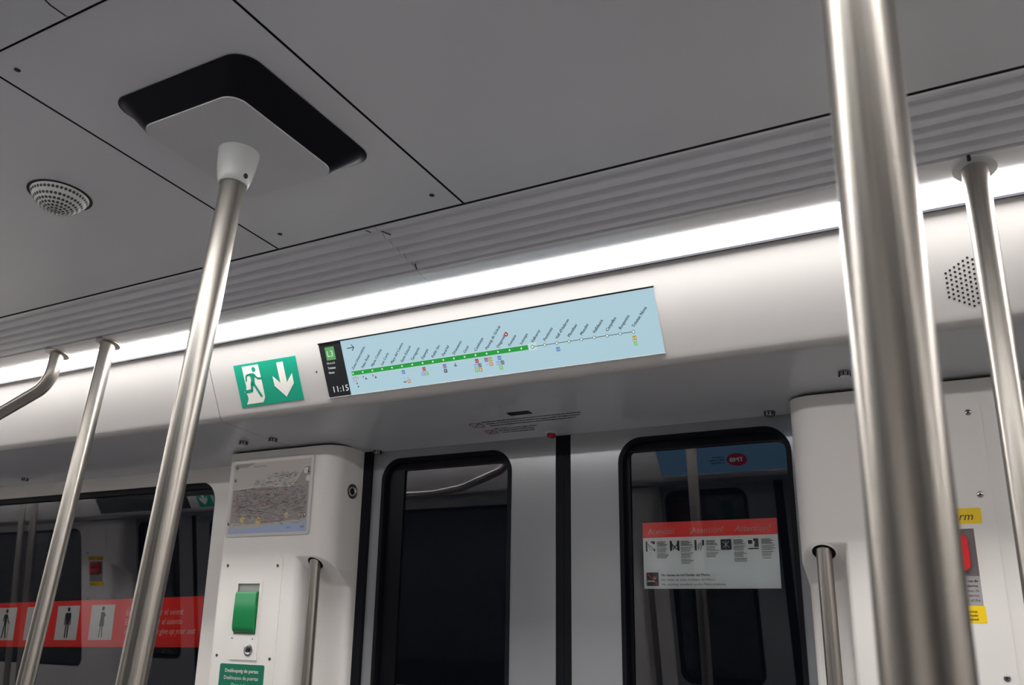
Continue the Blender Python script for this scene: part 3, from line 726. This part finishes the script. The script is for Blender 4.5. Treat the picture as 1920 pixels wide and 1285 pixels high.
# ---------------------------------------------------------------- alarm panel on the right pillar
t = thing('alarm_panel', 'white panel with red alarm handle and yellow labels on the right pillar', 'control panel', (-0.18, 2.11, -0.3))
def alarm(TF, t):
    q = MB(); hole = rect(-0.262, 0.290, -0.1055, 0.3850)
    q.plate(CF, rrect(-0.315, -0.55, -0.0620, 0.6640, 0.030), -0.002, 0.0028, 0, [hole[::-1]]); q.build('panel', WHITE, t, TF, angle=60)
    q = MB(); q.plate(CF, rrect(-0.275, 0.3950, -0.0875, 0.4270, 0.004), 0.0028, 0.0034, 0); q.text(CF, 'Alarm', -0.1040, 0.4025, 0.0235, 0.0038, 1, 'RIGHT', shear=0.3)
    q.text(CF, 'Alarma', -0.2700, 0.4025, 0.0205, 0.0038, 1, 'LEFT', bold=0.015)
    q.build('upper_label', [YELLOW, INKB], t, TF, recalc=False, label='yellow alarm label')
    q = MB(); q.plate(CF, rect(-0.275, 0.1985, -0.1030, 0.2315), 0.0028, 0.0034, 0)
    for k, s_ in enumerate(('Ús indegut sancionat', 'Uso indebido sancionado', 'Improper use penalised')): q.text(CF, s_, -0.1180, 0.2185-0.0075*k, 0.0066, 0.0038, 1, 'RIGHT', bold=0.02)
    q.build('lower_label', [YELLOW, INKB], t, TF, recalc=False, label='yellow notice strip')
    q = MB(); q.plate(CF, rect(-0.262, 0.2315, -0.1055, 0.2900), 0.0028, 0.0032, 0)
    for k, s_ in enumerate(('Estireu la palanca en cas de', 'emergència o alarma.', 'Tire de la palanca en caso de', 'emergencia o alarma.', 'Pull the lever in case of the')):
        q.text(CF, s_, -0.1100, 0.2780-0.0095*k, 0.0075, 0.0036, 1, 'RIGHT', bold=0.03 if k < 2 else 0)
    q.build('instruction_plate', [mat('plate_grey', (0.36, 0.34, 0.34), 0.4), INKB], t, TF, recalc=False)
    q = MB(); q.plate(CF, rect(-0.263, 0.2895, -0.1050, 0.3855), 0.0000, 0.0006, 0); q.build('recess', mat('recess_dark', (0.16, 0.15, 0.155), 0.4), t, TF)
    q = MB(); out = rrect(-0.235, 0.300, -0.119, 0.374, 0.014); inn = rrect(-0.212, 0.330, -0.142, 0.358, 0.010)
    q.plate(CF, out, 0.004, 0.016, 0, [inn[::-1]]); q.build('alarm_handle', RED2, t, TF, label='red pull handle')
    for a, b in ((-0.0860, 0.628), (-0.0845, 0.454), (-0.0815, 0.096)): screw(t, CF, a, b, 0.0028, 0.0065, TF)
alarm(near, t)
ra = opposite(-5.53)
t = thing('alarm_panel', 'alarm panel on the camera side, dimly mirrored in the left window', 'control panel', (-0.18, 2.11, -0.3), None, ra)
alarm(ra, t)

# ---------------------------------------------------------------- stickers behind the glass
def figure(q, F, a, b, h, mi, kind=0):
    k = h/100; d = 0.0008
    q.disc(F, a, b+93*k, d, 7.0*k, mi, 14)
    L = lambda p, w_: q.line(F, [(a+x*k, b+y*k) for x, y in p], w_*k, d, mi)
    if kind == 0:   # standing
        q.poly([F(a+x*k, b+y*k, d) for x, y in ((-12, 82), (12, 82), (11, 60), (8.5, 44), (-8.5, 44), (-11, 60))][::-1], mi)
        L([(-13, 79), (-15, 44)], 4.6); L([(13, 79), (15, 44)], 4.6); L([(-5, 46), (-6, 3)], 6); L([(5, 46), (6, 3)], 6)
    elif kind == 1:  # walking with stick
        q.poly([F(a+x*k, b+y*k, d) for x, y in ((-10, 82), (6, 82), (6, 48), (-8, 46))][::-1], mi)
        L([(-10, 79), (-15, 60)], 5); L([(6, 78), (16, 56), (22, 52)], 5); L([(-4, 48), (-12, 3)], 6.5); L([(2, 48), (4, 25), (10, 3)], 6.5); L([(22, 54), (22, 2)], 2)
    elif kind == 2:  # carrying a child
        q.poly([F(a+x*k, b+y*k, d) for x, y in ((-8, 82), (8, 82), (10, 64), (12, 36), (-12, 36), (-9, 62))][::-1], mi)
        q.disc(F, a+11*k, b+72*k, d, 5*k, mi, 12); L([(-4, 38), (-8, 3)], 5); L([(4, 38), (7, 3)], 5); L([(-8, 78), (8, 60)], 5)
    else:
        q.poly([F(a+x*k, b+y*k, d) for x, y in ((-11, 82), (11, 82), (9, 46), (-9, 46))][::-1], mi)
        L([(-12, 79), (-17, 52)], 5); L([(-5, 46), (-6, 3)], 6); L([(5, 46), (8, 3)], 6); L([(12, 79), (18, 60)], 5); L([(18, 60), (20, 3)], 2)
t = thing('priority_seat_sticker', 'long red sticker with white pictograms of people across the left window', 'sticker', (-3.3, 2.26, 0.06))
GF = WF.moved(-2.509, 0.0960, -0.0205, 0.0262)
q = MB(); q.plate(GF, [(0.004, 0.1690), (-1.62, 0.1690), (-1.62, 0), (0.002, 0)], -0.0005, 0); q.build('panel', RED, t)
pics = [(-0.6110, 0, 2), (-0.8130, 0, 0), (-1.0080, 0, 3), (-1.2060, 0, 1), (-1.4040, 0, 2)]
for i, (a, _, kd) in enumerate(pics):
    q = MB(); q.plate(GF, rect(a, 0.0250, a+0.132, 0.1500), 0, 0.0004, 0)
    figure(q, GF, a+0.068, 0.0325, 0.112, 1, kd)
    q.build('pictogram', [PAPERW, INKB], t, recalc=False)
SEATINK = mat('faded_white_ink', (0.85, 0.66, 0.62), 0.5)
for k, s_ in enumerate(('És cortesia cedir el seient', 'Es cortesía ceder el asiento', 'It is courteous to give up your seat')):
    q = MB(); q.text(GF, s_, -0.413, 0.1095-0.0325*k, 0.0300, 0.0006, 0, 'LEFT', shear=0.10 if k < 2 else 0.3, sx=[0.97, 0.90, 0.865][k]); q.build('text_line', SEATINK, t, recalc=False)

t = thing('warning_sticker', 'white warning sticker with red heading in three languages on the right door window', 'sticker', (-0.726, 2.24, 0.28))
GF = WF.moved(-0.9025, 0.286, -0.0235)
q = MB(); q.plate(GF, rect(0, 0, 0.3545, 0.1690), -0.0005, 0, 0); q.build('panel', STICKER, t)
q = MB(); q.plate(GF, rect(0, 0.1300, 0.3545, 0.1695), 0, 0.0003, 0); q.build('heading_bar', RED, t)
q = MB()
q.text(GF, 'Atenció!', 0.0150, 0.1390, 0.0215, 0.0006, 0, bold=0.015); q.text(GF, '¡Atención!', 0.1290, 0.1390, 0.0215, 0.0006, 0); q.text(GF, 'Attention!', 0.2470, 0.1395, 0.0215, 0.0006, 0, shear=0.3)
for i, x in enumerate((0.0385, 0.1040, 0.1715, 0.2430, 0.3130)):
    n_ = (12, 16, 12, 15, 13)[i]; yy = 0.1185
    for k in range(n_):
        q.line(GF, [(x, yy), (x+rnd.uniform(0.022, 0.034), yy)], 0.0017 if k < 4 else 0.0011, 0.0005, 1, False)
        yy -= 0.0033 if (k+1) % 4 else 0.0052
q.text(GF, "No fumeu en tot l'àmbit del Metro", 0.0485, 0.0310, 0.0092, 0.0005, 1, bold=0.025); q.text(GF, 'No fumar en todo el ámbito del Metro', 0.0485, 0.0195, 0.0090, 0.0005, 2); q.text(GF, 'No smoking anywhere on the Metro premises', 0.0485, 0.0080, 0.0090, 0.0005, 2, shear=0.25)
q.build('lettering', [mat('heading_ink', (0.62, 0.40, 0.36), 0.5), INKB, mat('grey_ink', (0.10, 0.10, 0.10), 0.5)], t, recalc=False)
q = MB()
for i, x in enumerate((0.0075, 0.0745, 0.1410, 0.2100, 0.2800)):
    y = 0.0950; z = 0.026; dd = 0.0006
    P_ = lambda *p: q.poly([GF(x+a*z, y+b*z, dd) for a, b in p], 0)
    LN = lambda w_, *p: q.line(GF, [(x+a*z, y+b*z) for a, b in p], w_*z, dd+0.0001, 0, False)
    if i == 0: P_((0, 0), (0.18, 0), (0.18, 1), (0, 1)); P_((0.85, 0.7), (1, 0.7), (1, 1), (0.55, 1), (0.55, 0.9)); LN(0.06, (0.2, 0.75), (0.9, 0.2)); LN(0.05, (0.3, 0.6), (0.45, 0.2), (0.95, 0.12)); P_((0.88, 0), (1, 0), (1, 0.3), (0.88, 0.2))
    if i == 1: P_((0, 0), (0.18, 0), (0.3, 0.5), (0.2, 1), (0, 1)); P_((0.82, 0), (1, 0), (1, 1), (0.8, 1), (0.7, 0.6)); LN(0.08, (0.2, 0.7), (0.8, 0.1)); LN(0.08, (0.35, 0.3), (0.8, 0.6)); LN(0.07, (0.3, 0.1), (0.6, 0.35))
    if i == 2: P_((0, 0), (0.22, 0), (0.22, 1), (0, 1)); P_((0.76, 0.45), (1, 0.45), (1, 1), (0.76, 1)); LN(0.05, (0.4, 0.1), (0.35, 0.45), (0.6, 0.75), (0.7, 0.3), (0.6, 0.0)); LN(0.05, (0.55, 0.55), (0.5, 0.2))
    if i == 3: P_((0, 0), (1.05, 0), (1.05, 1), (0, 1))
    if i == 4: P_((0, 0.5), (0.4, 0.5), (0.4, 0.85), (0, 0.85)); P_((0.55, 0.2), (1, 0.2), (1, 1), (0.5, 1), (0.5, 0.8), (0.65, 0.7)); P_((0, 0), (1, 0), (0.95, 0.12), (0, 0.1))
    if i == 3:
        for pts in (((0.2, 0.2), (0.85, 0.8)), ((0.2, 0.8), (0.85, 0.2)), ((0.5, 0.9), (0.5, 0.1))): q.line(GF, [(x+a*z, y+b*z) for a, b in pts], 0.0013, dd+0.0003, 1, False)
q.plate(GF, rect(0.0070, 0.0070, 0.0405, 0.0410), 0, dd, 0)
q.line(GF, [(0.011, 0.038), (0.037, 0.011)], 0.003, dd+0.0002, 2, False); q.line(GF, [(0.0095, 0.019), (0.029, 0.019)], 0.0034, dd+0.0003, 1, False); q.line(GF, [(0.026, 0.030), (0.031, 0.024), (0.034, 0.030)], 0.0018, dd+0.0002, 1, False)
q.build('pictograms', [INKB, PAPERW, RED2], t, recalc=False)

for o in bpy.data.objects:
    if '_base' in o: del o['_base']
